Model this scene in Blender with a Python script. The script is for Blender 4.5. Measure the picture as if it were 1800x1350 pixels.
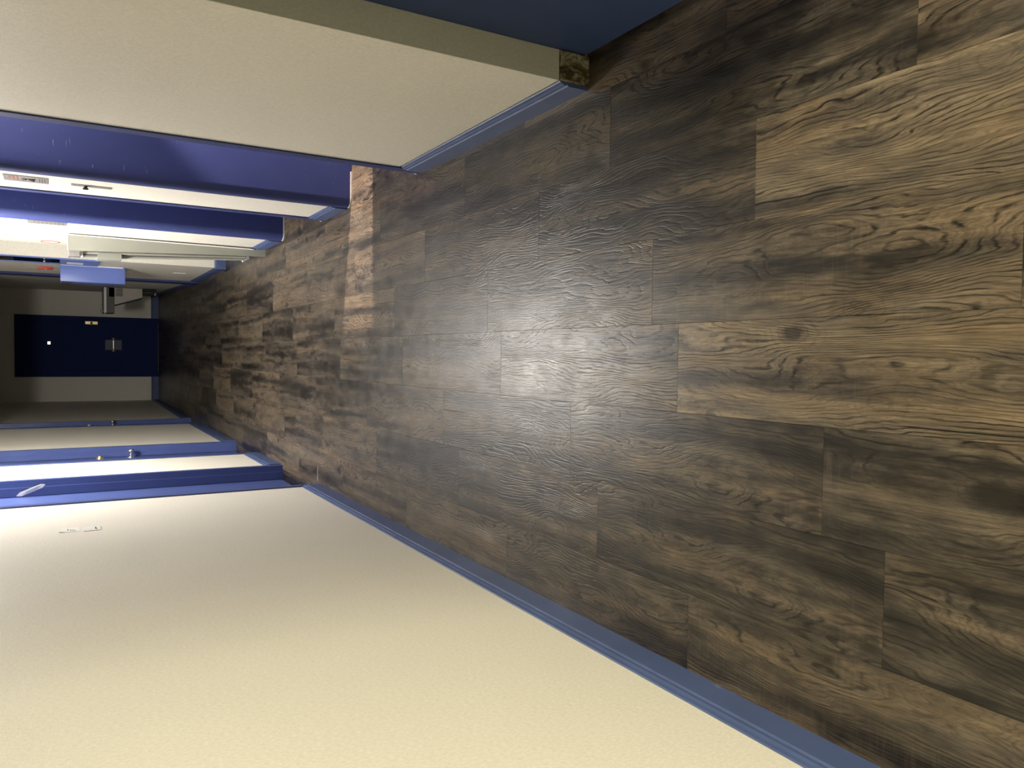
import bpy, bmesh, math, random
from mathutils import Matrix, Vector
random.seed(4)
for o in list(bpy.data.objects):
    bpy.data.objects.remove(o)
S = bpy.context.scene
COL = S.collection

# ------------------------------------------------------------------ camera
# the photograph was taken with the phone turned on its side: image left is up
CAM_H = 1.371
cd = bpy.data.cameras.new('camera')
cam = bpy.data.objects.new('camera', cd)
COL.objects.link(cam)
cd.sensor_fit = 'HORIZONTAL'
cd.sensor_width = 36.0
cd.lens = 36.0 * 1362.0 / 1800.0
cd.clip_start = 0.02
R = Matrix(((0.0118, 0.9993, 0.0350), (-0.5038, 0.0361, -0.8631), (-0.8638, -0.0075, 0.5039)))
cam.matrix_world = Matrix.Translation((0, 0, CAM_H)) @ R.to_4x4()
S.camera = cam

# ------------------------------------------------------------------ world, exposure
w = bpy.data.worlds.new('world')
S.world = w
w.use_nodes = True
w.node_tree.nodes['Background'].inputs[0].default_value = (0.02, 0.022, 0.026, 1)
w.node_tree.nodes['Background'].inputs[1].default_value = 0.2
S.view_settings.view_transform = 'Standard'
S.view_settings.look = 'None'
S.view_settings.gamma = 1
S.view_settings.use_curve_mapping = False
S.view_settings.exposure = 0.08

# ------------------------------------------------------------------ lamps
def area(name, loc, target, size, power, color, shape='DISK', size_y=None, spread=180):
    l = bpy.data.lights.new(name, 'AREA')
    l.shape = shape
    l.size = size
    if size_y: l.size_y = size_y
    l.energy = power
    l.color = color
    l.spread = math.radians(spread)
    o = bpy.data.objects.new(name, l)
    COL.objects.link(o)
    o.location = loc
    d = Vector(target) - Vector(loc)
    o.rotation_euler = d.to_track_quat('-Z', 'Y').to_euler()
    return o
# flush ceiling lamp in the middle of the corridor
def globe(name, loc, radius, power, color):
    l = bpy.data.lights.new(name, 'POINT')
    l.shadow_soft_size = radius; l.energy = power; l.color = color
    o = bpy.data.objects.new(name, l); COL.objects.link(o); o.location = loc
    return o
globe('ceiling_lamp', (0.0, 5.50, 2.28), 0.11, 100, (1.0, 0.955, 0.90))
area('ceiling_lamp_downlight', (0.0, 5.50, 2.38), (0.0, 5.50, 0), 0.30, 48, (1.0, 0.955, 0.90))
# warm ceiling lamp of the side lobby behind the viewer's right shoulder
area('side_lobby_lamp', (1.75, -0.05, 2.30), (0.35, 0.75, 0.4), 0.75, 145, (1.0, 0.915, 0.67))
# lamp inside the open lift car
l = bpy.data.lights.new('lift_car_downlight', 'SPOT')
l.energy = 1100; l.color = (1.0, 0.84, 0.78); l.shadow_soft_size = 0.03; l.spot_size = math.radians(25); l.spot_blend = 0.5
o = bpy.data.objects.new('lift_car_downlight', l); COL.objects.link(o); o.location = (2.30, 3.80, 2.22)
o.rotation_euler = (Vector((0.80, 4.0, 0.0)) - o.location).to_track_quat('-Z', 'Y').to_euler()
area('lift_car_lamp', (1.50, 3.50, 1.95), (0.95, 4.08, 1.25), 0.2, 18, (1.0, 0.88, 0.86))

# ------------------------------------------------------------------ node helpers
class NT:
    def __init__(s, name):
        s.m = bpy.data.materials.new(name)
        s.m.use_nodes = True
        s.t = s.m.node_tree
        s.b = s.t.nodes['Principled BSDF']
    def n(s, kind, **kw):
        nd = s.t.nodes.new(kind)
        for k, v in kw.items():
            setattr(nd, k, v)
        return nd
    def l(s, a, b):
        s.t.links.new(a, b)
    def val(s, sock, v):
        if hasattr(v, 'links'): s.l(v, sock)
        else: sock.default_value = v
    def math(s, op, a, b=0.0, c=None, clamp=False):
        nd = s.n('ShaderNodeMath', operation=op)
        nd.use_clamp = clamp
        s.val(nd.inputs[0], a); s.val(nd.inputs[1], b)
        if c is not None: s.val(nd.inputs[2], c)
        return nd.outputs[0]
    def scale(s, vec, sc, off=None):
        nd = s.n('ShaderNodeVectorMath', operation='MULTIPLY')
        s.l(vec, nd.inputs[0]); nd.inputs[1].default_value = sc
        return nd.outputs[0]
    def noise(s, vec, w=None, detail=2.0, rough=0.5, sc=1.0, dist=0.0):
        nd = s.n('ShaderNodeTexNoise')
        nd.noise_dimensions = '4D' if w is not None else '3D'
        s.l(vec, nd.inputs['Vector'])
        if w is not None: s.val(nd.inputs['W'], w)
        nd.inputs['Scale'].default_value = sc
        nd.inputs['Detail'].default_value = detail
        nd.inputs['Roughness'].default_value = rough
        nd.inputs['Distortion'].default_value = dist
        return nd.outputs['Fac']
    def remap(s, v, a, b, c=0.0, d=1.0, smooth=False):
        nd = s.n('ShaderNodeMapRange')
        if smooth: nd.interpolation_type = 'SMOOTHSTEP'
        s.l(v, nd.inputs[0])
        nd.inputs[1].default_value = a; nd.inputs[2].default_value = b
        nd.inputs[3].default_value = c; nd.inputs[4].default_value = d
        return nd.outputs[0]
    def ramp(s, v, stops):
        nd = s.n('ShaderNodeValToRGB')
        s.l(v, nd.inputs[0])
        e = nd.color_ramp.elements
        e[0].position, e[0].color = stops[0][0], (*stops[0][1], 1)
        e[1].position, e[1].color = stops[-1][0], (*stops[-1][1], 1)
        for p, c in stops[1:-1]:
            x = e.new(p); x.color = (*c, 1)
        return nd.outputs[0]
    def mix(s, f, a, b, mode='MIX'):
        nd = s.n('ShaderNodeMix', data_type='RGBA', blend_type=mode)
        s.val(nd.inputs[0], f)
        for i, v in ((6, a), (7, b)):
            if hasattr(v, 'links'): s.l(v, nd.inputs[i])
            else: nd.inputs[i].default_value = (*v, 1)
        return nd.outputs[2]
    def bump(s, h, strength, dist):
        nd = s.n('ShaderNodeBump')
        nd.inputs['Strength'].default_value = strength
        nd.inputs['Distance'].default_value = dist
        s.l(h, nd.inputs['Height'])
        s.l(nd.outputs[0], s.b.inputs['Normal'])

def paint(name, col, rough=0.4, bump=0.0006, var=0.10, metal=0.0, spec=0.5, scratch=None):
    k = NT(name)
    tc = k.n('ShaderNodeTexCoord').outputs['Object']
    n1 = k.noise(tc, detail=3, sc=6)
    n2 = k.noise(tc, detail=2, sc=140)
    f = k.remap(n1, 0.3, 0.7, 1 - var, 1 + var)
    c = k.mix(1.0, col, (1, 1, 1), 'MULTIPLY')
    nd = k.n('ShaderNodeVectorMath', operation='SCALE')
    k.l(c, nd.inputs[0]); k.l(f, nd.inputs['Scale'])
    out = nd.outputs[0]
    if scratch:
        ns = k.noise(k.scale(tc, scratch), detail=2)
        m = k.remap(ns, 0.70, 0.74, 0, 0.35)
        ns2 = k.noise(tc, detail=1, sc=2.5)
        m = k.math('MULTIPLY', m, k.remap(ns2, 0.5, 0.62, 0, 1))
        out = k.mix(m, out, (0.45, 0.47, 0.55))
    k.l(out, k.b.inputs['Base Color'])
    k.b.inputs['Roughness'].default_value = rough
    k.b.inputs['Metallic'].default_value = metal
    k.b.inputs['Specular IOR Level'].default_value = spec
    if bump: k.bump(n2, 0.35, bump)
    return k.m

def wallpaper(name, col):
    k = NT(name)
    tc = k.n('ShaderNodeTexCoord').outputs['Object']
    weave = k.noise(k.scale(tc, (170, 170, 90)), detail=2)
    weave2 = k.noise(k.scale(tc, (30, 30, 420)), detail=1)
    big = k.noise(k.scale(tc, (1.2, 1.2, 1.0)), detail=3)
    f = k.math('MULTIPLY', k.remap(big, 0.3, 0.7, 0.965, 1.02), k.remap(weave, 0.3, 0.7, 0.93, 1.05))
    nd = k.n('ShaderNodeVectorMath', operation='SCALE')
    nd.inputs[0].default_value = col
    k.l(f, nd.inputs['Scale'])
    k.l(nd.outputs[0], k.b.inputs['Base Color'])
    k.b.inputs['Roughness'].default_value = 0.6
    k.b.inputs['Specular IOR Level'].default_value = 0.3
    k.bump(k.math('ADD', weave, k.math('MULTIPLY', weave2, 0.5)), 0.55, 0.0009)
    return k.m

def vinyl_wood():
    k = NT('vinyl_wood')
    tc = k.n('ShaderNodeTexCoord').outputs['Object']
    def A(nm): return k.n('ShaderNodeAttribute', attribute_type='OBJECT', attribute_name=nm).outputs['Fac']
    at, tone = A('seed'), A('tone')
    sx = k.n('ShaderNodeSeparateXYZ'); k.l(tc, sx.inputs[0])
    x, y = sx.outputs[0], sx.outputs[1]
    def W(d): return k.math('ADD', k.math('MULTIPLY', at, 3.17), d)
    # growth-ring field: contour lines of it are the grain, closed loops the cathedrals and eyes
    big = k.noise(k.scale(tc, (7.5, 2.0, 1)), W(0.0), detail=1.2, rough=0.4)
    med = k.noise(k.scale(tc, (26, 8, 1)), W(5.0), detail=2)
    fin = k.noise(k.scale(tc, (110, 26, 1)), W(9.0), detail=2)
    F = k.math('ADD', k.math('MULTIPLY', x, 78), k.math('MULTIPLY', big, 24.0))
    F = k.math('ADD', F, k.math('MULTIPLY', med, 2.6))
    F = k.math('ADD', F, k.math('MULTIPLY', fin, 0.7))
    fr = k.math('FRACT', F)
    line = k.remap(k.math('ABSOLUTE', k.math('SUBTRACT', fr, 0.5)), 0.27, 0.47, 0, 1, True)
    mask = k.remap(k.noise(k.scale(tc, (13, 1.8, 1)), W(2.0), detail=3), 0.34, 0.54, 0.12, 1.0)
    brk = k.remap(k.noise(k.scale(tc, (90, 9, 1)), W(61.0), detail=2), 0.36, 0.58, 0.25, 1.0)
    line = k.math('MULTIPLY', k.math('MULTIPLY', line, mask), brk)
    F2 = k.math('ADD', k.math('MULTIPLY', F, 2.3), k.math('MULTIPLY', fin, 1.6))
    line2 = k.remap(k.math('ABSOLUTE', k.math('SUBTRACT', k.math('FRACT', F2), 0.5)), 0.2, 0.5, 0, 1, True)
    # broad smoky bands running the length of the plank, two of them placed per print
    band = k.noise(k.scale(tc, (11, 1.0, 1)), W(3.0), detail=4, rough=0.58, dist=0.4)
    mot = k.noise(k.scale(tc, (26, 10, 1)), W(13.0), detail=5, rough=0.65)
    wob = k.noise(k.scale(tc, (5, 3.2, 1)), W(77.0), detail=3)
    xw = k.math('ADD', x, k.math('MULTIPLY', k.math('SUBTRACT', wob, 0.5), 0.075))
    def dark(nm, wdt):
        return k.remap(k.math('ABSOLUTE', k.math('SUBTRACT', xw, A(nm))), 0.004, wdt, 1, 0, True)
    along = k.remap(k.noise(k.scale(tc, (1, 2.1, 1)), W(83.0), detail=1), 0.36, 0.58, 0.35, 1)
    dk = k.math('MULTIPLY', k.math('MAXIMUM', dark('d1', 0.036), k.math('MULTIPLY', dark('d2', 0.024), 0.8)), along)
    v = k.math('ADD', k.math('MULTIPLY', band, 0.74), k.math('MULTIPLY', mot, 0.46))
    v = k.math('ADD', v, k.math('SUBTRACT', k.math('MULTIPLY', tone, 0.30), 0.088))
    v = k.math('SUBTRACT', v, k.math('MULTIPLY', dk, 0.15))
    base = k.ramp(v, [(0.38, (0.008, 0.0065, 0.005)), (0.46, (0.022, 0.0175, 0.0125)), (0.53, (0.046, 0.036, 0.025)),
                      (0.61, (0.086, 0.065, 0.043)), (0.78, (0.155, 0.113, 0.068))])
    # hue drift: grey-green weathering against warm tan
    hue = k.remap(k.noise(k.scale(tc, (9, 2.6, 1)), W(21.0), detail=2), 0.42, 0.60, 0, 1)
    base = k.mix(k.math('MULTIPLY', hue, 0.55), base, k.mix(1.0, base, (0.84, 0.97, 1.18), 'MULTIPLY'))
    col = k.mix(k.math('MULTIPLY', line, 0.95), base, (0.006, 0.0045, 0.003))
    col = k.mix(k.math('MULTIPLY', line2, 0.34), col, (0.012, 0.009, 0.007))
    # fibres
    fib = k.noise(k.scale(tc, (430, 13, 1)), W(1.0), detail=2)
    fib2 = k.noise(k.scale(tc, (150, 5, 1)), W(71.0), detail=3, rough=0.6)
    fs = k.math('MULTIPLY', k.remap(fib, 0.25, 0.75, 0.70, 1.28), k.remap(fib2, 0.3, 0.7, 0.68, 1.30))
    nd = k.n('ShaderNodeVectorMath', operation='SCALE'); k.l(col, nd.inputs[0]); k.l(fs, nd.inputs['Scale'])
    col = nd.outputs[0]
    # knots
    wb = k.noise(k.scale(tc, (34, 24, 1)), W(30.0), detail=3)
    off = k.n('ShaderNodeCombineXYZ'); k.l(k.math('MULTIPLY', wb, 0.40), off.inputs[0])
    k.l(k.math('MULTIPLY', at, 7.31), off.inputs[2]); k.l(k.math('MULTIPLY', wb, 0.26), off.inputs[1])
    va = k.n('ShaderNodeVectorMath', operation='ADD')
    k.l(k.scale(tc, (8.0, 4.6, 0)), va.inputs[0]); k.l(off.outputs[0], va.inputs[1])
    vo = k.n('ShaderNodeTexVoronoi'); k.l(va.outputs[0], vo.inputs['Vector']); vo.inputs['Scale'].default_value = 1.0
    sc = k.n('ShaderNodeSeparateColor'); k.l(vo.outputs['Color'], sc.inputs[0])
    pick = k.math('GREATER_THAN', sc.outputs[0], 0.38)
    kn = k.math('MULTIPLY', k.remap(vo.outputs['Distance'], 0.07, 0.21, 0.80, 0, True), pick)
    ring = k.remap(k.math('ABSOLUTE', k.math('SUBTRACT', k.math('FRACT', k.math('MULTIPLY', vo.outputs['Distance'], 11)), 0.5)), 0.3, 0.5, 0, 1, True)
    ring = k.math('MULTIPLY', k.math('MULTIPLY', ring, pick), k.remap(vo.outputs['Distance'], 0.1, 0.50, 0.8, 0))
    col = k.mix(kn, col, (0.012, 0.009, 0.006))
    col = k.mix(k.math('MULTIPLY', ring, 0.6), col, (0.014, 0.010, 0.007))
    # long black check printed on some planks
    cm = k.math('MULTIPLY', k.remap(k.math('SUBTRACT', k.math('MULTIPLY', y, A('cs')), A('c0')), 0.0, 0.03, 0, 1), A('ck'))
    cw = k.math('SUBTRACT', k.math('ADD', x, k.math('MULTIPLY', k.math('SUBTRACT', med, 0.5), 0.010)), A('cx'))
    crack = k.math('MULTIPLY', k.remap(k.math('ABSOLUTE', cw), 0.0008, 0.0019, 1, 0), cm)
    col = k.mix(crack, col, (0.003, 0.002, 0.0015))
    # faint cross saw marks
    saw = k.noise(k.scale(tc, (9, 150, 1)), W(40.0), detail=2)
    sm = k.remap(k.noise(k.scale(tc, (7, 4, 1)), W(44.0), detail=1), 0.54, 0.66, 0, 0.13)
    col = k.mix(k.math('MULTIPLY', k.remap(saw, 0.52, 0.66, 0, 1), sm), col, (0.15, 0.12, 0.09))
    k.l(col, k.b.inputs['Base Color'])
    k.l(k.remap(k.noise(tc, W(50), detail=3, sc=9), 0.3, 0.7, 0.31, 0.40), k.b.inputs['Roughness'])
    k.b.inputs['Specular IOR Level'].default_value = 0.37
    hgt = k.math('SUBTRACT', k.math('ADD', k.math('MULTIPLY', fib, 0.8), k.math('MULTIPLY', fib2, 0.5)), k.math('ADD', k.math('MULTIPLY', line, 0.5), crack))
    k.bump(hgt, 0.55, 0.0011)
    return k.m

def peeled():
    k = NT('peeled_paint_wood')
    tc = k.n('ShaderNodeTexCoord').outputs['Object']
    n = k.noise(k.scale(tc, (38, 38, 24)), detail=5, rough=0.65, dist=0.6)
    n2 = k.noise(tc, detail=3, sc=60)
    c = k.ramp(n, [(0.40, (0.045, 0.03, 0.012)), (0.48, (0.15, 0.115, 0.05)), (0.52, (0.24, 0.22, 0.14)), (0.60, (0.36, 0.35, 0.25))])
    c = k.mix(k.remap(n2, 0.55, 0.6, 0, 0.4), c, (0.05, 0.035, 0.015))
    k.l(c, k.b.inputs['Base Color'])
    k.b.inputs['Roughness'].default_value = 0.8
    k.bump(n, 0.8, 0.004)
    return k.m

M = {}
M['wall'] = wallpaper('cream_wallpaper', (0.79, 0.76, 0.67))
M['wall_grey'] = wallpaper('grey_green_wall_end', (0.55, 0.56, 0.47))
M['ceil'] = paint('ceiling_white', (0.72, 0.70, 0.66), 0.8, 0)
M['blue'] = paint('blue_gloss_paint', (0.066, 0.096, 0.262), 0.32, 0.0005, 0.05)
M['door_blue'] = paint('deep_blue_door_paint', (0.036, 0.062, 0.165), 0.5, 0.0005, 0.05, spec=0.3)
M['blue_base'] = paint('blue_baseboard_paint', (0.070, 0.105, 0.235), 0.42, 0.0006, 0.10, scratch=(60, 8, 60))
M['matte_navy'] = paint('matte_navy_paint', (0.016, 0.028, 0.105), 0.75, 0.0004, 0.05, spec=0.12)
M['navy'] = paint('navy_steel_paint', (0.042, 0.056, 0.175), 0.55, 0.0004, 0.05, spec=0.22, scratch=(16, 16, 120))
M['bluebox'] = paint('light_blue_enamel', (0.15, 0.22, 0.58), 0.40, 0.0003, 0.04)
M['dark'] = paint('subfloor_dark', (0.02, 0.018, 0.015), 0.9, 0)
M['wood'] = vinyl_wood()
M['peel'] = peeled()
M['white'] = paint('white_plastic', (0.86, 0.86, 0.83), 0.45, 0, 0.03)
M['paper'] = paint('paper', (0.86, 0.85, 0.80), 0.8, 0, 0.05)
M['ink'] = paint('dark_ink', (0.03, 0.03, 0.045), 0.7, 0, 0.02)
M['red'] = paint('red_plastic', (0.62, 0.04, 0.03), 0.4, 0, 0.05)
M['steel'] = paint('brushed_steel', (0.42, 0.40, 0.38), 0.38, 0.0002, 0.15, metal=0.6)
M['chrome'] = paint('chrome', (0.88, 0.88, 0.86), 0.22, 0, 0.02, metal=1.0)
M['brass'] = paint('brass', (0.85, 0.68, 0.28), 0.32, 0, 0.05, metal=1.0)
M['black'] = paint('black_plastic', (0.012, 0.012, 0.013), 0.35, 0, 0.02)
M['table'] = paint('grey_beige_laminate', (0.26, 0.265, 0.225), 0.5, 0.0003, 0.04)
M['fount'] = paint('stone_grey_enamel', (0.44, 0.41, 0.36), 0.35, 0.0002, 0.05)
M['fdark'] = paint('charcoal_enamel', (0.10, 0.095, 0.09), 0.30, 0.0002, 0.05)
M['chip'] = paint('chipped_plaster', (0.75, 0.70, 0.62), 0.9, 0.001, 0.1)
kg = NT('clear_plastic'); kg.b.inputs['Base Color'].default_value = (0.9, 0.92, 1, 1)
kg.b.inputs['Transmission Weight'].default_value = 0.9; kg.b.inputs['Roughness'].default_value = 0.12
kg.b.inputs['IOR'].default_value = 1.3
M['clear'] = kg.m
kg = NT('dark_glass'); kg.b.inputs['Base Color'].default_value = (0.012, 0.018, 0.022, 1)
kg.b.inputs['Roughness'].default_value = 0.06
M['glass'] = kg.m

# ------------------------------------------------------------------ mesh helpers
def box(bm, x0, x1, y0, y1, z0, z1, bev=0.0):
    b = bmesh.new()
    vs = [b.verts.new((x, y, z)) for x in (x0, x1) for y in (y0, y1) for z in (z0, z1)]
    for f in ((0, 1, 3, 2), (4, 6, 7, 5), (0, 4, 5, 1), (2, 3, 7, 6), (0, 2, 6, 4), (1, 5, 7, 3)):
        b.faces.new([vs[i] for i in f])
    if bev: bmesh.ops.bevel(b, geom=b.edges[:], offset=bev, segments=2, affect='EDGES', profile=0.5)
    merge(bm, b)
def merge(bm, b):
    me = bpy.data.meshes.new('t'); b.to_mesh(me); b.free(); bm.from_mesh(me); bpy.data.meshes.remove(me)
def prism(bm, pts, z0, z1):
    """polygon in the floor plan, extruded upward"""
    b = bmesh.new()
    lo = [b.verts.new((p[0], p[1], z0)) for p in pts]; hi = [b.verts.new((p[0], p[1], z1)) for p in pts]
    n = len(pts)
    b.faces.new(lo); b.faces.new(hi)
    for i in range(n): b.faces.new([lo[i], lo[(i+1) % n], hi[(i+1) % n], hi[i]])
    bmesh.ops.recalc_face_normals(b, faces=b.faces[:])
    merge(bm, b)
def prismY(bm, pts, y0, y1):
    """polygon in x,z extruded along y"""
    b = bmesh.new()
    lo = [b.verts.new((p[0], y0, p[1])) for p in pts]; hi = [b.verts.new((p[0], y1, p[1])) for p in pts]
    n = len(pts)
    b.faces.new(lo); b.faces.new(hi)
    for i in range(n): b.faces.new([lo[i], lo[(i+1) % n], hi[(i+1) % n], hi[i]])
    bmesh.ops.recalc_face_normals(b, faces=b.faces[:])
    merge(bm, b)
def run(bm, p0, p1, nrm, prof):
    """profile (offset from wall, z) swept straight from p0 to p1; nrm points into the room"""
    b = bmesh.new()
    A = [b.verts.new((p0[0]+nrm[0]*d, p0[1]+nrm[1]*d, z)) for d, z in prof]
    B = [b.verts.new((p1[0]+nrm[0]*d, p1[1]+nrm[1]*d, z)) for d, z in prof]
    n = len(prof)
    b.faces.new(A); b.faces.new(B)
    for i in range(n): b.faces.new([A[i], A[(i+1) % n], B[(i+1) % n], B[i]])
    bmesh.ops.recalc_face_normals(b, faces=b.faces[:])
    merge(bm, b)
def cyl(bm, p0, p1, r0, r1=None, seg=20):
    if r1 is None: r1 = r0
    p0, p1 = Vector(p0), Vector(p1)
    d = p1 - p0
    b = bmesh.new()
    bmesh.ops.create_cone(b, cap_ends=True, segments=seg, radius1=r0, radius2=r1, depth=d.length)
    b.transform(Matrix.Translation((p0+p1)/2) @ d.to_track_quat('Z', 'Y').to_matrix().to_4x4())
    merge(bm, b)
def ball(bm, c, r, sc=(1, 1, 1)):
    b = bmesh.new()
    bmesh.ops.create_uvsphere(b, u_segments=20, v_segments=12, radius=r)
    b.transform(Matrix.Translation(c) @ Matrix.Diagonal((*sc, 1)))
    merge(bm, b)
def obj(name, bm, mat, parent=None, smooth=False):
    me = bpy.data.meshes.new(name)
    bm.to_mesh(me); bm.free()
    me.materials.append(M[mat])
    if smooth:
        for p in me.polygons: p.use_smooth = True
        me.set_sharp_from_angle(angle=math.radians(40))
    o = bpy.data.objects.new(name, me)
    COL.objects.link(o)
    if parent:
        o.parent = parent
        o.matrix_parent_inverse = Matrix.Translation(-parent.location) if parent.type == 'EMPTY' or True else Matrix()
    return o
def one(name, mat, parent, fn, smooth=False):
    bm = bmesh.new(); fn(bm)
    return obj(name, bm, mat, parent, smooth)
def struct(name, bm, mat, parent=None, smooth=False):
    o = obj(name, bm, mat, parent, smooth)
    if not parent: o['kind'] = 'structure'
    return o
def empty(name, loc, kind=None):
    o = bpy.data.objects.new(name, None)
    o.empty_display_size = 0.1
    COL.objects.link(o); o.location = loc
    if kind: o['kind'] = kind
    return o
def tag(o, label, cat, group=None):
    o['label'] = label; o['category'] = cat
    if group: o['group'] = group
    return o
def E(name, loc, label, cat, group=None):
    return tag(empty(name, loc), label, cat, group)

H = 2.42            # ceiling height
LX, RX = -0.80, 0.81
YB, YE = -2.0, 13.64

# ------------------------------------------------------------------ floor
bm = bmesh.new(); box(bm, -1.3, 3.0, YB - 0.2, YE + 0.3, -0.10, -0.0045)
floor = struct('floor', bm, 'dark')
PW, PL, X0 = 0.2286, 0.925, 0.0909
row_off = {-5: 1.20, -4: 1.450, -3: 0.915, -2: 1.060, -1: 1.505, 0: 1.610, 1: 1.260, 2: 0.880, 3: 1.36, 4: 1.1, 5: 0.7}
# tone of the nearer planks as in the photograph: (row, index of the joint at its far end) -> (seed, tone)
look = {(-1, 0): (3.0, 0.62), (-2, 0): (7.4, 0.22), (-2, 1): (11.0, 0.06), (-3, 1): (11.0, 0.05), (-3, 0): (15.0, 0.26),
        (1, 0): (3.7, 0.52), (0, 0): (7.0, 0.36), (2, 0): (21.5, 0.34), (2, 1): (24.0, -0.02), (1, 1): (27.0, 0.10),
        (0, 1): (30.0, 0.24), (-1, 1): (33.0, 0.24), (-1, 2): (36.5, 0.34), (-4, 0): (40.0, 0.26), (-4, 1): (43.0, 0.14),
        (-2, 2): (45.0, 0.20), (-3, 2): (48.0, 0.10), (-2, 3): (52.0, 0.50), (-3, 3): (55.0, 0.05), (-4, 2): (57.0, 0.42),
        (-3, 4): (60.0, 0.60), (-2, 4): (63.0, 0.12), (0, 3): (66.0, 0.45), (2, 3): (69.0, 0.3), (2, 4): (72.5, 0.46), (1, 3): (75.0, 0.42), (3, 3): (78.0, 0.5), (1, 4): (81.0, 0.42), (-1, 3): (72.0, 0.22)}
bands = {(-1, 0): (-0.030, -0.095), (-2, 1): (0.055, -0.075), (-3, 1): (0.050, -0.080), (0, 0): (-0.012, 0.095), (-2, 0): (0.02, 0.085),
         (1, 0): (0.00, -0.09), (2, 0): (-0.09, 0.05), (2, 1): (0.03, -0.06), (1, 1): (0.06, -0.03), (-3, 0): (-0.10, 0.09)}
checks = {(-1, 0): (-0.100, -1.0, 0.14), (1, 0): (-0.082, 1.0, 0.20), (-2, 2): (0.03, 1.0, 0.25), (0, 3): (0.05, -1.0, 0.2), (2, 4): (0.0, 1.0, 0.1)}
mesh_cache = {}
def plank_mesh(x0, x1, y0, y1):
    key = tuple(round(v, 4) for v in (x0, x1, y0, y1))
    if key in mesh_cache: return mesh_cache[key]
    b = bmesh.new(); g = 0.0002; c = 0.0004
    def ringv(i, z): return [b.verts.new(p) for p in ((x0+i, y0+i, z), (x1-i, y0+i, z), (x1-i, y1-i, z), (x0+i, y1-i, z))]
    a0, a1, a2 = ringv(g, -0.004), ringv(g, -c), ringv(g + c, 0.0)
    b.faces.new(list(reversed(a0))); b.faces.new(a2)
    for p, q in ((a0, a1), (a1, a2)):
        for i in range(4): b.faces.new([p[i], p[(i+1) % 4], q[(i+1) % 4], q[i]])
    me = bpy.data.meshes.new('plank'); b.to_mesh(me); b.free(); me.materials.append(M['wood'])
    mesh_cache[key] = me
    return me
def xlim(y0, y1, row):
    lo, hi = LX, 0.90
    if row <= -5: lo = -0.93
    if row >= 3: hi = 1.17
    return lo, hi
def add_plank(row, j, ymin, ymax, xlo, xhi):
    yf = row_off[row] + j * PL; yn = yf - PL
    x0, x1 = X0 + row * PW, X0 + (row + 1) * PW
    cx0, cx1, cy0, cy1 = max(x0, xlo), min(x1, xhi), max(yn, ymin), min(yf, ymax)
    if cx1 - cx0 < 0.02 or cy1 - cy0 < 0.02: return
    cx, cy = (x0 + x1) / 2, (yn + yf) / 2
    o = bpy.data.objects.new('plank', plank_mesh(cx0 - cx, cx1 - cx, cy0 - cy, cy1 - cy))
    COL.objects.link(o)
    o.parent = floor
    o.location = (cx, cy, 0)
    s, t = look.get((row, j), (None, None))
    rr = random.Random(row * 101 + j * 7 + 5)
    if s is None:
        s = rr.choice([3.0, 7.4, 11.0, 15.0, 21.5, 24.0, 27.0, 30.0, 33.0, 40.0, 57.0]) + rr.choice([0, 0.35, 0.8])
        t = rr.choice([0.02, 0.1, 0.15, 0.2, 0.25, 0.3, 0.36, 0.55])
    o['seed'] = float(s); o['tone'] = float(t)
    rs = random.Random(int(s * 10))
    d1, d2 = bands.get((row, j), (rs.uniform(-0.09, 0.09), rs.uniform(-0.1, 0.1)))
    o['d1'] = float(d1); o['d2'] = float(d2)
    cx, cs, c0 = checks.get((row, j), (0.0, 1.0, 9.0))
    o['cx'] = float(cx); o['cs'] = float(cs); o['c0'] = float(c0); o['ck'] = 1.0 if (row, j) in checks else 0.0
for row in range(-4, 4):
    for j in range(-4, 15):
        lo, hi = (LX, 0.94)
        add_plank(row, j, YB, YE, lo, hi)
for (ya, yb) in ((4.70, 5.585), (6.42, 7.28), (9.42, 10.06)):
    for j in range(2, 11): add_plank(-5, j, ya, yb, -0.93, LX)
    for j in range(2, 11): add_plank(-4, j, ya, yb, -0.93, LX)
for (ya, yb, xb) in ((3.19, 4.095, 1.10), (4.654, 5.55, 1.06), (6.82, 7.79, 1.20)):
    for row in (3, 4):
        for j in range(1, 9): add_plank(row, j, ya, yb, 0.941, xb)

# ------------------------------------------------------------------ walls
bm = bmesh.new()
for a, b_ in ((YB, 4.70), (5.585, 6.42), (7.28, 9.42)):
    box(bm, LX - 0.2, LX, a, b_, 0, H)
prism(bm, [(LX, 10.06), (-0.76, YE), (-1.0, YE), (-1.0, 10.06)], 0, H)
for a, b_ in ((4.70, 5.585), (6.42, 7.28), (9.42, 10.06)):
    box(bm, LX - 0.2, LX, a, b_, 2.06, H)
struct('wall_left', bm, 'wall')
bm = bmesh.new()
box(bm, RX, 1.20, 1.92, 3.155, 0.104, H)
box(bm, RX + 0.012, 1.20, 1.925, 3.155, 0, 0.104)
box(bm, RX, 1.20, 4.130, 4.600, 0, H)
box(bm, RX, 1.20, 5.60, 6.82, 0, H)
box(bm, RX, 1.20, 7.79, 9.52, 0, H)
box(bm, 0.885, 1.20, 9.52, 9.71, 0, H)
prism(bm, [(0.805, 9.71), (0.93, YE), (1.20, YE), (1.20, 9.71)], 0, H)
for a, b_ in ((3.175, 4.130), (4.615, 5.60)):
    box(bm, RX, 1.20, a, b_, 2.10, H)
box(bm, 1.20, 1.30, 6.6, 8.0, 0, H)
box(bm, 0.90, 1.20, 0.98, 1.92, 2.08, H)
box(bm, 0.90, 1.02, YB, -0.75, 0, H)
box(bm, 0.90, 1.02, -0.75, 0.93, 2.15, H)
struct('wall_right', bm, 'wall')
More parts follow.
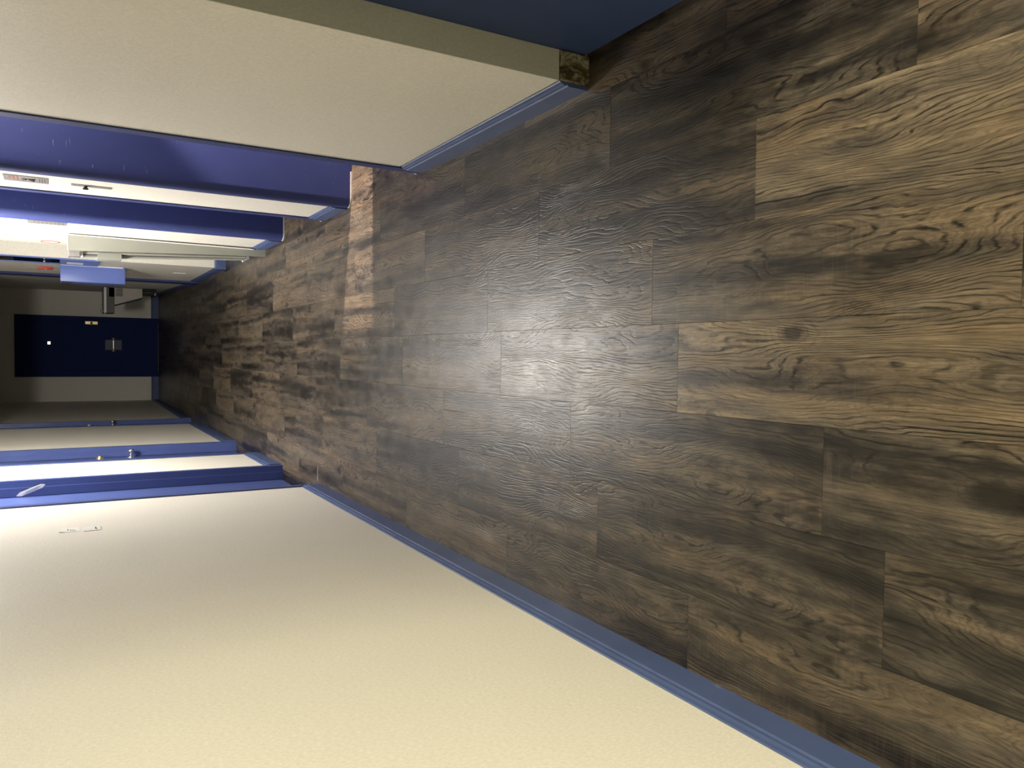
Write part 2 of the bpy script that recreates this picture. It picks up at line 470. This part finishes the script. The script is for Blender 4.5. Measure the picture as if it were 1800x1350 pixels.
# the end of the near right wall gets a darker grey-green colour than the rest
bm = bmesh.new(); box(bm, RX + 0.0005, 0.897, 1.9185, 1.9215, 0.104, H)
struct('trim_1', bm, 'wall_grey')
bm = bmesh.new(); box(bm, -1.1, 1.3, YE, YE + 0.12, 0, H); struct('wall_back', bm, 'wall')
bm = bmesh.new(); box(bm, -1.1, 3.0, YB - 0.12, YB, 0, H); struct('wall_front', bm, 'wall')
bm = bmesh.new(); box(bm, -1.2, 3.0, YB - 0.12, YE + 0.2, H, H + 0.1); struct('ceiling', bm, 'ceil')
bm = bmesh.new(); box(bm, LX, 0.805, 9.80, 9.95, 1.965, H); struct('added_soffit', bm, 'ceil')  # added low soffit, out of view, keeps lamp light off the end wall
# side lobby behind the viewer and the lift car shaft
bm = bmesh.new(); box(bm, 2.6, 2.7, YB, 1.5, 0, H); box(bm, 1.22, 2.7, 1.5, 1.6, 0, H); struct('wall_lobby', bm, 'wall')
bm = bmesh.new()
box(bm, 2.45, 2.5, 3.05, 4.25, 0, H); box(bm, 1.2, 2.5, 3.0, 3.05, 0, H); box(bm, 1.2, 2.5, 4.25, 4.3, 0, H)
struct('wall_lift_car', bm, 'steel')

# ------------------------------------------------------------------ baseboards
def prof(h, t=0.012):
    return [(0, 0), (t, 0), (t, h*0.70), (t*0.65, h*0.735), (t*0.82, h*0.78), (t*0.82, h*0.84), (t*0.5, h*0.90), (t*0.30, h*0.975), (0, h)]
def base(name, p0, p1, nrm, h=0.115):
    bm = bmesh.new(); run(bm, p0, p1, nrm, prof(h)); return struct(name, bm, 'blue_base')
base('baseboard_left', (LX, YB), (LX, 3.152), (1, 0))
base('baseboard_left', (LX, 3.155), (LX, 4.655), (1, 0))
base('baseboard_left', (LX, 5.632), (LX, 6.37), (1, 0))
base('baseboard_left', (LX, 7.33), (LX, 9.375), (1, 0))
base('baseboard_left', (-0.7995, 10.11), (-0.7605, YE), (1, 0), 0.105)
base('baseboard_right', (RX, 1.9195), (RX, 3.150), (-1, 0), 0.10)
base('baseboard_right', (RX, 4.165), (RX, 4.588), (-1, 0), 0.10)
base('baseboard_right', (RX, 5.64), (RX, 6.82), (-1, 0), 0.10)
base('baseboard_right', (RX, 7.7795), (RX, 9.415), (-1, 0), 0.10)
base('baseboard_right', (0.805, 9.70), (0.93, YE), (-1, 0), 0.10)
base('baseboard_back', (RX - 0.011, 7.79), (1.198, 7.79), (0, -1), 0.10)
base('baseboard_back', (-0.755, YE), (-0.385, YE), (0, -1), 0.107)
base('baseboard_back', (0.545, YE), (0.915, YE), (0, -1), 0.107)

# bare block where the baseboard return is missing
o = one('wood_block', 'peel', None, lambda b: box(b, RX + 0.001, 0.896, 1.912, 1.924, 0.001, 0.102, 0.0015))
tag(o, 'bare patchy brown block with peeled paint at the foot of the near right wall end', 'block')
o['kind'] = 'structure'; 

# ------------------------------------------------------------------ left doors
def left_door(name, ya, yb, leaf_x, hinge_gap=0.003):
    d = empty(name, (LX, (ya + yb) / 2, 0), 'structure')
    fw = 0.045; top = 2.06
    bm = bmesh.new()
    for s in (0, 1):
        y = ya if s == 0 else yb
        sg = 1 if s == 0 else -1
        # rolled steel frame: face on the wall, return, stop
        pts = [(LX + 0.007, y - sg*fw), (LX + 0.007, y + sg*0.002), (LX - 0.036, y + sg*0.002), (LX - 0.036, y + sg*0.014),
               (leaf_x + 0.002, y + sg*0.014), (leaf_x + 0.002, y + sg*0.002), (leaf_x - 0.05, y + sg*0.002), (leaf_x - 0.05, y - sg*0.003), (LX + 0.0005, y - sg*0.003), (LX + 0.0005, y - sg*fw)]
        b2 = bmesh.new()
        prism(b2, pts, 0.0, top)
        bmesh.ops.bevel(b2, geom=[e for e in b2.edges if abs(e.verts[0].co.z - e.verts[1].co.z) > 1], offset=0.002, segments=2, affect='EDGES')
        merge(bm, b2)
    box(bm, leaf_x - 0.05, LX + 0.007, ya - fw, yb + fw, top - 0.02, top + 0.04)
    obj('door_frame', bm, 'blue', d)
    one('door_leaf', 'blue', d, lambda b: box(b, leaf_x - 0.042, leaf_x, ya + 0.004, yb - 0.004, 0.008, 2.04, 0.001))
    return d
dA = left_door('door_1', 4.70, 5.585, -0.893)
dB = left_door('door_2', 6.42, 7.28, -0.880)
dC = left_door('door_3', 9.42, 10.06, -0.845)
def knob(parent, x, y, z, mat, r=0.026, L=0.055, sx=1):
    def f(b):
        cyl(b, (x, y, z), (x + sx*0.006, y, z), r*1.15, r*1.05)
        cyl(b, (x + sx*0.006, y, z), (x + sx*(L - r*0.6), y, z), r*0.42)
        ball(b, (x + sx*(L - r*0.35), y, z), r, (0.75, 1, 1))
    return one('knob', mat, parent, f, True)
def bolt(parent, x, y, z, mat, r=0.026):
    def f(b):
        cyl(b, (x, y, z), (x + 0.010, y, z), r, r*0.9)
        cyl(b, (x + 0.010, y, z), (x + 0.022, y, z), r*0.75, r*0.6)
    return one('deadbolt', mat, parent, f, True)
knob(dB, -0.880, 7.205, 0.860, 'chrome', 0.024, 0.062)['label'] = 'silver round knob'
bolt(dB, -0.880, 7.205, 1.090, 'brass', 0.030)['label'] = 'brass deadbolt'
nplate = one('number_plate', 'ink', dB, lambda b: box(b, -0.8795, -0.8765, 6.93, 7.12, 1.455, 1.60, 0.001))
one('plate_bar', 'fdark', nplate, lambda b: (box(b, -0.8765, -0.8755, 6.95, 7.10, 1.54, 1.555), box(b, -0.8765, -0.8755, 6.95, 7.10, 1.50, 1.512)))
one('kick_plate', 'blue', dB, lambda b: box(b, -0.880, -0.8775, 6.45, 7.25, 0.03, 0.235, 0.0008))
knob(dC, -0.845, 9.985, 0.850, 'chrome', 0.024, 0.055)['label'] = 'silver round knob'
bolt(dC, -0.845, 9.985, 1.090, 'brass', 0.026)['label'] = 'brass deadbolt'
bolt(dA, -0.893, 4.78, 1.09, 'brass', 0.028)
knob(dA, -0.893, 4.78, 0.86, 'chrome', 0.024, 0.06)

# pointed white strip stuck slanting in the doorway of the nearest door
e = E('paper_strip', (-0.85, 5.545, 1.53), 'white pointed strip stuck slanting across the jamb of the nearest left blue doorway', 'strip')
def strip(b):
    b2 = bmesh.new()
    Lh, Wh = 0.082, 0.012
    pts = [(-Lh, 0), (-Lh + 0.025, -Wh), (Lh - 0.02, -Wh), (Lh, 0), (Lh - 0.02, Wh), (-Lh + 0.025, Wh)]
    lo = [b2.verts.new((p[0], 0, p[1])) for p in pts]; hi = [b2.verts.new((p[0], 0.004, p[1])) for p in pts]
    b2.faces.new(lo); b2.faces.new(hi[::-1])
    for i in range(6): b2.faces.new([lo[i], lo[(i+1) % 6], hi[(i+1) % 6], hi[i]])
    bmesh.ops.recalc_face_normals(b2, faces=b2.faces[:])
    b2.transform(Matrix.Translation((-0.850, 5.545, 1.53)) @ Matrix.Rotation(math.radians(68), 4, 'Y'))
    merge(b, b2)
one('strip', 'white', e, strip)
def sprint(b):
    b2 = bmesh.new()
    box(b2, -0.045, 0.04, -0.0008, 0.0, -0.006, -0.003); box(b2, -0.03, 0.05, -0.0008, 0.0, 0.002, 0.005)
    b2.transform(Matrix.Translation((-0.850, 5.545, 1.53)) @ Matrix.Rotation(math.radians(68), 4, 'Y'))
    merge(b, b2)
one('print', 'steel', e, sprint)

# ------------------------------------------------------------------ right side: near blue door
d5 = empty('door_4', (0.90, 1.45, 0), 'structure')
one('door_leaf', 'door_blue', d5, lambda b: box(b, 0.899, 0.94, 0.98, 1.9215, 0.012, 2.08, 0.001))
one('door_frame', 'blue', d5, lambda b: (box(b, 0.895, 1.02, 0.93, 0.978, 0, 2.15, 0.001)))

# ------------------------------------------------------------------ lifts
def lift(name, y0, y1, depth_x, r=0.045, gap=None):
    """bullnosed navy steel surround, threshold, two sliding leaves"""
    d = empty(name, (RX, (y0 + y1) / 2, 0), 'structure')
    def jamb(s):
        def f(b):
            y = y0 if s < 0 else y1
            fx = RX - 0.006
            pts = [(depth_x, y)]
            n = 8
            for i in range(n + 1):
                a = math.pi/2 * i / n
                pts.append((fx + r - r*math.sin(a), y + s*(r - r*math.cos(a))))
            fl = 0.052 if s < 0 else 0.028
            pts += [(fx, y + s*(r + fl)), (RX + 0.003, y + s*(r + fl)), (RX + 0.003, y + s*0.032), (depth_x, y + s*0.03)]
            if s < 0: pts = pts[::-1]
            prism(b, pts, 0.002, 2.10)
        return f
    one('jamb', 'navy', d, jamb(-1), True)
    one('jamb', 'navy', d, jamb(1), True)
    one('header', 'navy', d, lambda b: box(b, RX - 0.006, depth_x, y0 - 0.06, y1 + 0.06, 2.08, 2.16, 0.003))
    # thin bright edging under each jamb
    for yy, s in ((y0, -1), (y1, 1)):
        def g(b, yy=yy, s=s):
            fx = RX - 0.006
            outer = []; inner = []
            for i in range(9):
                a = math.pi/2 * i / 8
                outer.append((fx + r - (r + 0.0025)*math.sin(a), yy + s*(r - (r + 0.0025)*math.cos(a))))
                inner.append((fx + r - (r)*math.sin(a), yy + s*(r - (r)*math.cos(a))))
            pts = [(0.99, yy - s*0.0025)] + outer + inner[::-1] + [(0.99, yy)]
            prism(b, pts if s > 0 else pts[::-1], 0.0005, 0.007)
        one('caulk_line', 'chip', d, g)
    return d
L1 = lift('door_5', 3.245, 4.095, 1.12)
one('sliding_leaf', 'navy', L1, lambda b: box(b, 1.125, 1.16, 3.10, 3.775, 0.006, 2.09, 0.001))
one('threshold', 'steel', L1, lambda b: box(b, 1.10, 1.20, 3.19, 4.095, -0.003, 0.004))
L2 = lift('door_6', 4.690, 5.55, 1.06, 0.050)
one('sliding_leaf', 'navy', L2, lambda b: box(b, 1.065, 1.10, 4.60, 5.10, 0.006, 2.09, 0.001))
one('sliding_leaf', 'navy', L2, lambda b: box(b, 1.065, 1.10, 5.104, 5.62, 0.006, 2.09, 0.001))
one('threshold', 'steel', L2, lambda b: box(b, 1.06, 1.12, 4.654, 5.55, -0.003, 0.004))
bm = bmesh.new(); box(bm, 1.20, 2.45, 3.05, 4.25, -0.004, 0.001)
obj('car_floor', bm, 'steel', L1)
bm = bmesh.new(); box(bm, 1.20, 2.45, 3.05, 4.25, 2.3, 2.34)
obj('car_roof', bm, 'steel', L1)

# plates between the lifts
e = E('fire_notice', (RX, 4.33, 1.50), 'grey metal notice with running figure and red print, upper plate between the two lifts', 'sign')
one('plate', 'steel', e, lambda b: box(b, RX - 0.003, RX - 0.0002, 4.262, 4.398, 1.412, 1.592, 0.001))
def fig(b):
    x = RX - 0.0045
    b2 = bmesh.new()
    cyl(b2, (x + 0.001, 4.318, 1.512), (x - 0.0005, 4.318, 1.512), 0.008)
    box(b2, x, x + 0.0015, 4.313, 4.325, 1.486, 1.507); 
    merge(b, b2)
    for (ya, za, yb, zb) in ((4.318, 1.488, 4.342, 1.470), (4.318, 1.488, 4.305, 1.466), (4.322, 1.503, 4.345, 1.512)):
        cyl(b, (x, ya, za), (x, yb, zb), 0.004, seg=8)
one('running_figure', 'ink', e, fig)
one('red_lettering', 'red', e, lambda b: [box(b, RX - 0.0038, RX - 0.003, 4.28, 4.36 - 0.01*i, 1.532 + 0.016*i, 1.537 + 0.016*i) for i in range(3)])
one('lettering', 'ink', e, lambda b: [box(b, RX - 0.0036, RX - 0.003, 4.285, 4.375, 1.424 + 0.011*i, 1.427 + 0.011*i) for i in range(3)])
e = E('call_plate', (RX, 4.345, 1.23), 'narrow steel lift call plate with black button, lower plate between the two lifts', 'button plate')
one('plate', 'steel', e, lambda b: box(b, RX - 0.003, RX - 0.0002, 4.322, 4.368, 1.142, 1.318, 0.001))
one('button', 'black', e, lambda b: (cyl(b, (RX - 0.003, 4.347, 1.256), (RX - 0.012, 4.347, 1.256), 0.008), cyl(b, (RX - 0.012, 4.347, 1.256), (RX - 0.018, 4.347, 1.256), 0.013)), True)
for zz in (1.305, 1.155):
    one('screw', 'chrome', e, lambda b, zz=zz: cyl(b, (RX - 0.003, 4.345, zz), (RX - 0.004, 4.345, zz), 0.003))
e = E('notice_plate', (RX, 5.71, 1.43), 'pale grey plate on the cream wall just past the second lift', 'sign')
one('plate', 'steel', e, lambda b: box(b, RX - 0.003, RX - 0.0002, 5.645, 5.785, 1.325, 1.54, 0.001))
one('lettering', 'fdark', e, lambda b: [box(b, RX - 0.0035, RX - 0.003, 5.66, 5.77, 1.345 + 0.022*i, 1.349 + 0.022*i) for i in range(8)])
# oval red sticker
def oval(b, ry, rz, x0, x1, ringw=None):
    n = 28
    b2 = bmesh.new()
    def ring(ry, rz, x): return [b2.verts.new((x, 6.70 + ry*math.cos(2*math.pi*i/n), 1.425 + rz*math.sin(2*math.pi*i/n))) for i in range(n)]
    if ringw:
        a, c, a1, c1 = ring(ry, rz, x0), ring(ry - ringw, rz - ringw, x0), ring(ry, rz, x1), ring(ry - ringw, rz - ringw, x1)
        for i in range(n):
            j = (i + 1) % n
            for q in ([a[i], a[j], c[j], c[i]], [a1[i], a1[j], c1[j], c1[i]], [a[i], a[j], a1[j], a1[i]], [c[i], c[j], c1[j], c1[i]]): b2.faces.new(q)
    else:
        a, a1 = ring(ry, rz, x0), ring(ry, rz, x1)
        b2.faces.new(a); b2.faces.new(a1)
        for i in range(n): b2.faces.new([a[i], a[(i+1) % n], a1[(i+1) % n], a1[i]])
    bmesh.ops.recalc_face_normals(b2, faces=b2.faces[:]); merge(b, b2)
e = E('oval_sticker', (RX, 6.70, 1.425), 'white oval sticker with a red rim on the cream wall above the leaning folded table', 'sticker')
one('face', 'paper', e, lambda b: oval(b, 0.055, 0.056, RX - 0.0012, RX - 0.0002))
one('rim', 'red', e, lambda b: oval(b, 0.060, 0.061, RX - 0.0025, RX - 0.0002, 0.008))

# ------------------------------------------------------------------ folded table leaning on the right wall
e = E('folding_table', (0.77, 6.2, 0), 'grey-beige folded table standing on end against the right wall past the lifts', 'table')
def top(b):
    prismY(b, [(0.797, 0.0), (0.750, 0.0), (0.695, 1.315), (0.803, 1.315)], 6.13, 6.165)
one('tabletop', 'table', e, top)
one('edge_band', 'white', e, lambda b: (prismY(b, [(0.797, 0.09), (0.791, 0.09), (0.797, 1.318), (0.803, 1.318)], 6.122, 6.13),
                                     prismY(b, [(0.803, 1.315), (0.695, 1.315), (0.695, 1.321), (0.803, 1.321)], 6.128, 6.165)))
one('leg_rail', 'table', e, lambda b: (cyl(b, (0.733, 6.28, 0.13), (0.665, 6.28, 1.30), 0.010), cyl(b, (0.742, 6.21, 0.13), (0.690, 6.21, 1.30), 0.009)))
one('channel', 'fdark', e, lambda b: prismY(b, [(0.752, 0.15), (0.738, 0.15), (0.672, 1.25), (0.690, 1.25)], 6.22, 6.25))
one('latch_box', 'table', e, lambda b: prismY(b, [(0.70, 0.985), (0.655, 0.985), (0.650, 1.135), (0.70, 1.135)], 6.20, 6.31))
one('foot_cap', 'white', e, lambda b: cyl(b, (0.752, 6.30, 0.09), (0.722, 6.30, 0.14), 0.012), True)
one('foot_cap', 'white', e, lambda b: box(b, 0.665, 0.70, 6.20, 6.31, 1.225, 1.245, 0.002))
one('end_cap', 'steel', e, lambda b: box(b, 0.660, 0.697, 6.17, 6.31, 1.245, 1.315, 0.002))
e['category'] = 'table'

# ------------------------------------------------------------------ right wall beyond the recess
e = E('wall_cabinet', (RX, 8.03, 1.05), 'blue framed wall cabinet with dark glass above a labelled blue panel', 'cabinet')
one('frame', 'bluebox', e, lambda b: (box(b, RX - 0.010, RX - 0.0005, 7.80, 7.835, 1.365, 2.02, 0.001), box(b, RX - 0.010, RX - 0.0005, 8.235, 8.27, 1.365, 2.02, 0.001),
                                   box(b, RX - 0.010, RX - 0.0005, 7.835, 8.235, 1.985, 2.02, 0.001)))
one('glass_pane', 'glass', e, lambda b: box(b, RX - 0.006, RX - 0.0005, 7.835, 8.235, 1.365, 1.985))
one('panel', 'bluebox', e, lambda b: box(b, RX - 0.012, RX - 0.0005, 7.80, 8.27, 1.055, 1.365, 0.0015))
one('label_strip', 'white', e, lambda b: box(b, RX - 0.0135, RX - 0.012, 8.02, 8.18, 1.18, 1.31))
one('pull', 'chrome', e, lambda b: box(b, RX - 0.022, RX - 0.010, 7.99, 8.05, 1.475, 1.49, 0.002))
e = E('wall_box', (RX, 8.45, 0.82), 'light blue metal box jutting from the right wall before the dark far end', 'box')
one('case', 'bluebox', e, lambda b: box(b, 0.652, RX - 0.001, 8.33, 8.60, 0.822, 1.362, 0.006), True)
one('light_edge', 'white', e, lambda b: box(b, 0.800, RX - 0.001, 8.324, 8.33, 0.84, 1.36, 0.001))
one('corner_latch', 'black', e, lambda b: box(b, 0.636, 0.651, 8.36, 8.42, 1.27, 1.35, 0.003))
e = E('fire_alarm', (RX, 8.72, 1.48), 'small red fire alarm pull station on the right wall beyond the blue box', 'alarm')
one('case', 'red', e, lambda b: box(b, RX - 0.020, RX - 0.0005, 8.68, 8.76, 1.425, 1.545, 0.004), True)
one('handle', 'white', e, lambda b: box(b, RX - 0.025, RX - 0.020, 8.69, 8.75, 1.475, 1.488, 0.001))
e = E('wall_outlet', (RX, 8.54, 0.31), 'white electrical outlet low on the right wall under the blue box', 'outlet')
one('cover_plate', 'white', e, lambda b: box(b, RX - 0.006, RX - 0.0005, 8.505, 8.575, 0.26, 0.375, 0.002))
for zz in (0.335, 0.285):
    one('socket', 'ink', e, lambda b, zz=zz: box(b, RX - 0.0068, RX - 0.006, 8.53, 8.55, zz, zz + 0.01))
bm = bmesh.new(); box(bm, 0.81, 0.884, 9.52, 9.705, 0, 2.1, 0.002); box(bm, 0.790, 0.81, 9.42, 9.66, 0, 2.1, 0.001)
struct('trim_2', bm, 'navy')

# ------------------------------------------------------------------ drinking fountain
e = E('drinking_fountain', (0.86, 11.6, 0.25), 'stone-grey drinking fountain with dark top on the right wall near the dark end door', 'drinking fountain')
ya, yb = 11.60, 11.92
xw = 0.858
one('basin_top', 'fdark', e, lambda b: box(b, 0.515, xw, ya, yb, 0.855, 0.872, 0.004))
one('rim', 'white', e, lambda b: box(b, 0.520, xw, ya - 0.012, ya, 0.832, 0.860, 0.003))  # white colour stands in for the light catching the front edge
one('fascia', 'fdark', e, lambda b: box(b, 0.520, xw, ya, yb, 0.735, 0.832, 0.003))
one('body', 'fount', e, lambda b: prismY(b, [(xw, 0.735), (0.632, 0.735), (0.742, 0.40), (xw, 0.40)], ya + 0.006, yb))
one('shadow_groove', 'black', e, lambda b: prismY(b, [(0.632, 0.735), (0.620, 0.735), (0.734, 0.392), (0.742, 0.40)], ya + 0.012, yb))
for k in range(2):
    one('grille', 'fdark', e, lambda b, k=k: [box(b, 0.745 + 0.056*k, 0.795 + 0.056*k, ya - 0.001, ya + 0.006, 0.64 + 0.014*i, 0.648 + 0.014*i) for i in range(6)])
one('louvre', 'fdark', e, lambda b: box(b, 0.735, 0.860, ya, ya + 0.006, 0.738, 0.80))
one('spout', 'chrome', e, lambda b: (cyl(b, (0.545, ya + 0.05, 0.872), (0.545, ya + 0.05, 0.905), 0.012), ball(b, (0.548, ya + 0.04, 0.905), 0.016)), True)
one('drain_pipe', 'black', e, lambda b: (cyl(b, (0.845, ya + 0.08, 0.40), (0.845, ya + 0.08, 0.22), 0.022), cyl(b, (0.845, ya + 0.08, 0.24), (0.79, ya + 0.08, 0.24), 0.018), cyl(b, (0.79, ya + 0.08, 0.24), (0.79, ya + 0.08, 0.395), 0.016)), True)
one('valve', 'chrome', e, lambda b: (cyl(b, (0.815, ya + 0.05, 0.235), (0.785, ya + 0.05, 0.235), 0.007), ball(b, (0.782, ya + 0.05, 0.235), 0.013, (0.5, 1, 1.5))), True)

# ------------------------------------------------------------------ end door
d = empty('door_7', (0.09, YE, 0), 'structure')
one('door_frame', 'matte_navy', d, lambda b: (box(b, 0.475, 0.545, YE - 0.02, YE - 0.001, 0, 1.95, 0.002), box(b, -0.385, -0.305, YE - 0.02, YE - 0.001, 0, 1.95, 0.002),
                                        box(b, -0.305, 0.475, YE - 0.02, YE - 0.001, 1.815, 1.95, 0.002)))
one('door_leaf', 'matte_navy', d, lambda b: box(b, -0.306, 0.476, YE - 0.010, YE - 0.001, 0.004, 1.817, 0))
one('number_plate', 'chrome', d, lambda b: box(b, 0.105, 0.150, YE - 0.014, YE - 0.010, 1.490, 1.530, 0.001))
lp = one('lock_plate', 'brass', d, lambda b: box(b, 0.425, 0.470, YE - 0.015, YE - 0.010, 0.86, 1.03, 0.002))
one('thumb_turn', 'black', lp, lambda b: cyl(b, (0.447, YE - 0.015, 0.945), (0.447, YE - 0.028, 0.945), 0.019), True)
one('pull_bar', 'chrome', d, lambda b: cyl(b, (0.025, YE - 0.055, 0.645), (0.20, YE - 0.055, 0.645), 0.008), True)
for xx in (0.02, 0.205):
    one('brass_knob', 'brass', d, lambda b, xx=xx: (cyl(b, (xx, YE - 0.010, 0.645), (xx, YE - 0.05, 0.645), 0.014), ball(b, (xx, YE - 0.06, 0.645), 0.026, (0.8, 0.8, 1))), True)
one('plastic_guard', 'clear', d, lambda b: box(b, 0.035, 0.19, YE - 0.042, YE - 0.038, 0.53, 0.76, 0.001))

# ------------------------------------------------------------------ papers on the left wall
e = E('wall_note', (LX, 3.97, 1.34), 'curling off-white paper slip taped to the left wall, upper of the two slips', 'note')
def slip(b):
    n = 8
    b2 = bmesh.new(); rows = []
    for i in range(n + 1):
        t = i / n
        z = 1.300 + 0.082*t
        xx = LX + 0.0012 + 0.006*max(0, t - 0.6)**1.2
        rows.append([b2.verts.new((xx, 3.925 + 0.010*t, z)), b2.verts.new((xx, 4.015 - 0.003*t, z))])
    for i in range(n): b2.faces.new([rows[i][0], rows[i][1], rows[i+1][1], rows[i+1][0]])
    merge(b, b2)
o = one('slip', 'paper', e, slip)
mo = o.modifiers.new('thick', 'SOLIDIFY'); mo.thickness = 0.0008
one('print', 'steel', e, lambda b: [box(b, LX + 0.0022, LX + 0.0028, 3.95, 3.965 + 0.006*i, 1.318 + 0.008*i, 1.321 + 0.008*i) for i in range(3)])
one('print', 'ink', e, lambda b: box(b, LX + 0.0022, LX + 0.0028, 3.965, 3.985, 1.344, 1.348))
e = E('wall_label', (LX, 3.96, 1.25), 'white rectangular label with a dark mark on the left wall, lower of the two slips', 'note')
one('card', 'white', e, lambda b: box(b, LX + 0.0004, LX + 0.0022, 3.915, 4.012, 1.216, 1.286, 0.0003))
one('mark', 'ink', e, lambda b: (box(b, LX + 0.0022, LX + 0.003, 3.945, 3.985, 1.2335, 1.238), box(b, LX + 0.0022, LX + 0.003, 3.942, 3.948, 1.229, 1.238)))

# ------------------------------------------------------------------ little things on the floor
def crumb(x, y, r, label):
    def f(b):
        b2 = bmesh.new(); bmesh.ops.create_icosphere(b2, subdivisions=2, radius=r)
        rr = random.Random(int(x*1000))
        for v in b2.verts: v.co *= rr.uniform(0.75, 1.2)
        b2.transform(Matrix.Translation((x, y, r*0.5)) @ Matrix.Diagonal((1, 1, 0.6, 1)))
        merge(b, b2)
    o = one('crumb', 'white', None, f); tag(o, label, 'crumb')
    return o
crumb(0.820, 1.103, 0.0022, 'white crumb on the dark floor in front of the near blue door')
crumb(0.215, 1.80 , 0.0016, 'tiny dark speck of grit on the floor in the middle of the corridor').data.materials[0] = M['black']
crumb(0.085, 1.96, 0.0020, 'white crumb at the middle of the shiny floor')

def hair(b):
    pts = [(-0.690, 4.712), (-0.705, 4.704), (-0.722, 4.718), (-0.742, 4.708), (-0.760, 4.716), (-0.778, 4.706)]
    for p, q in zip(pts, pts[1:]):
        cyl(b, (p[0], p[1], 0.0012), (q[0], q[1], 0.0012), 0.0011, seg=6)
tag(one('thread', 'paper', None, hair), 'thin pale thread on the floor by the left baseboard before the nearest doorway', 'thread')
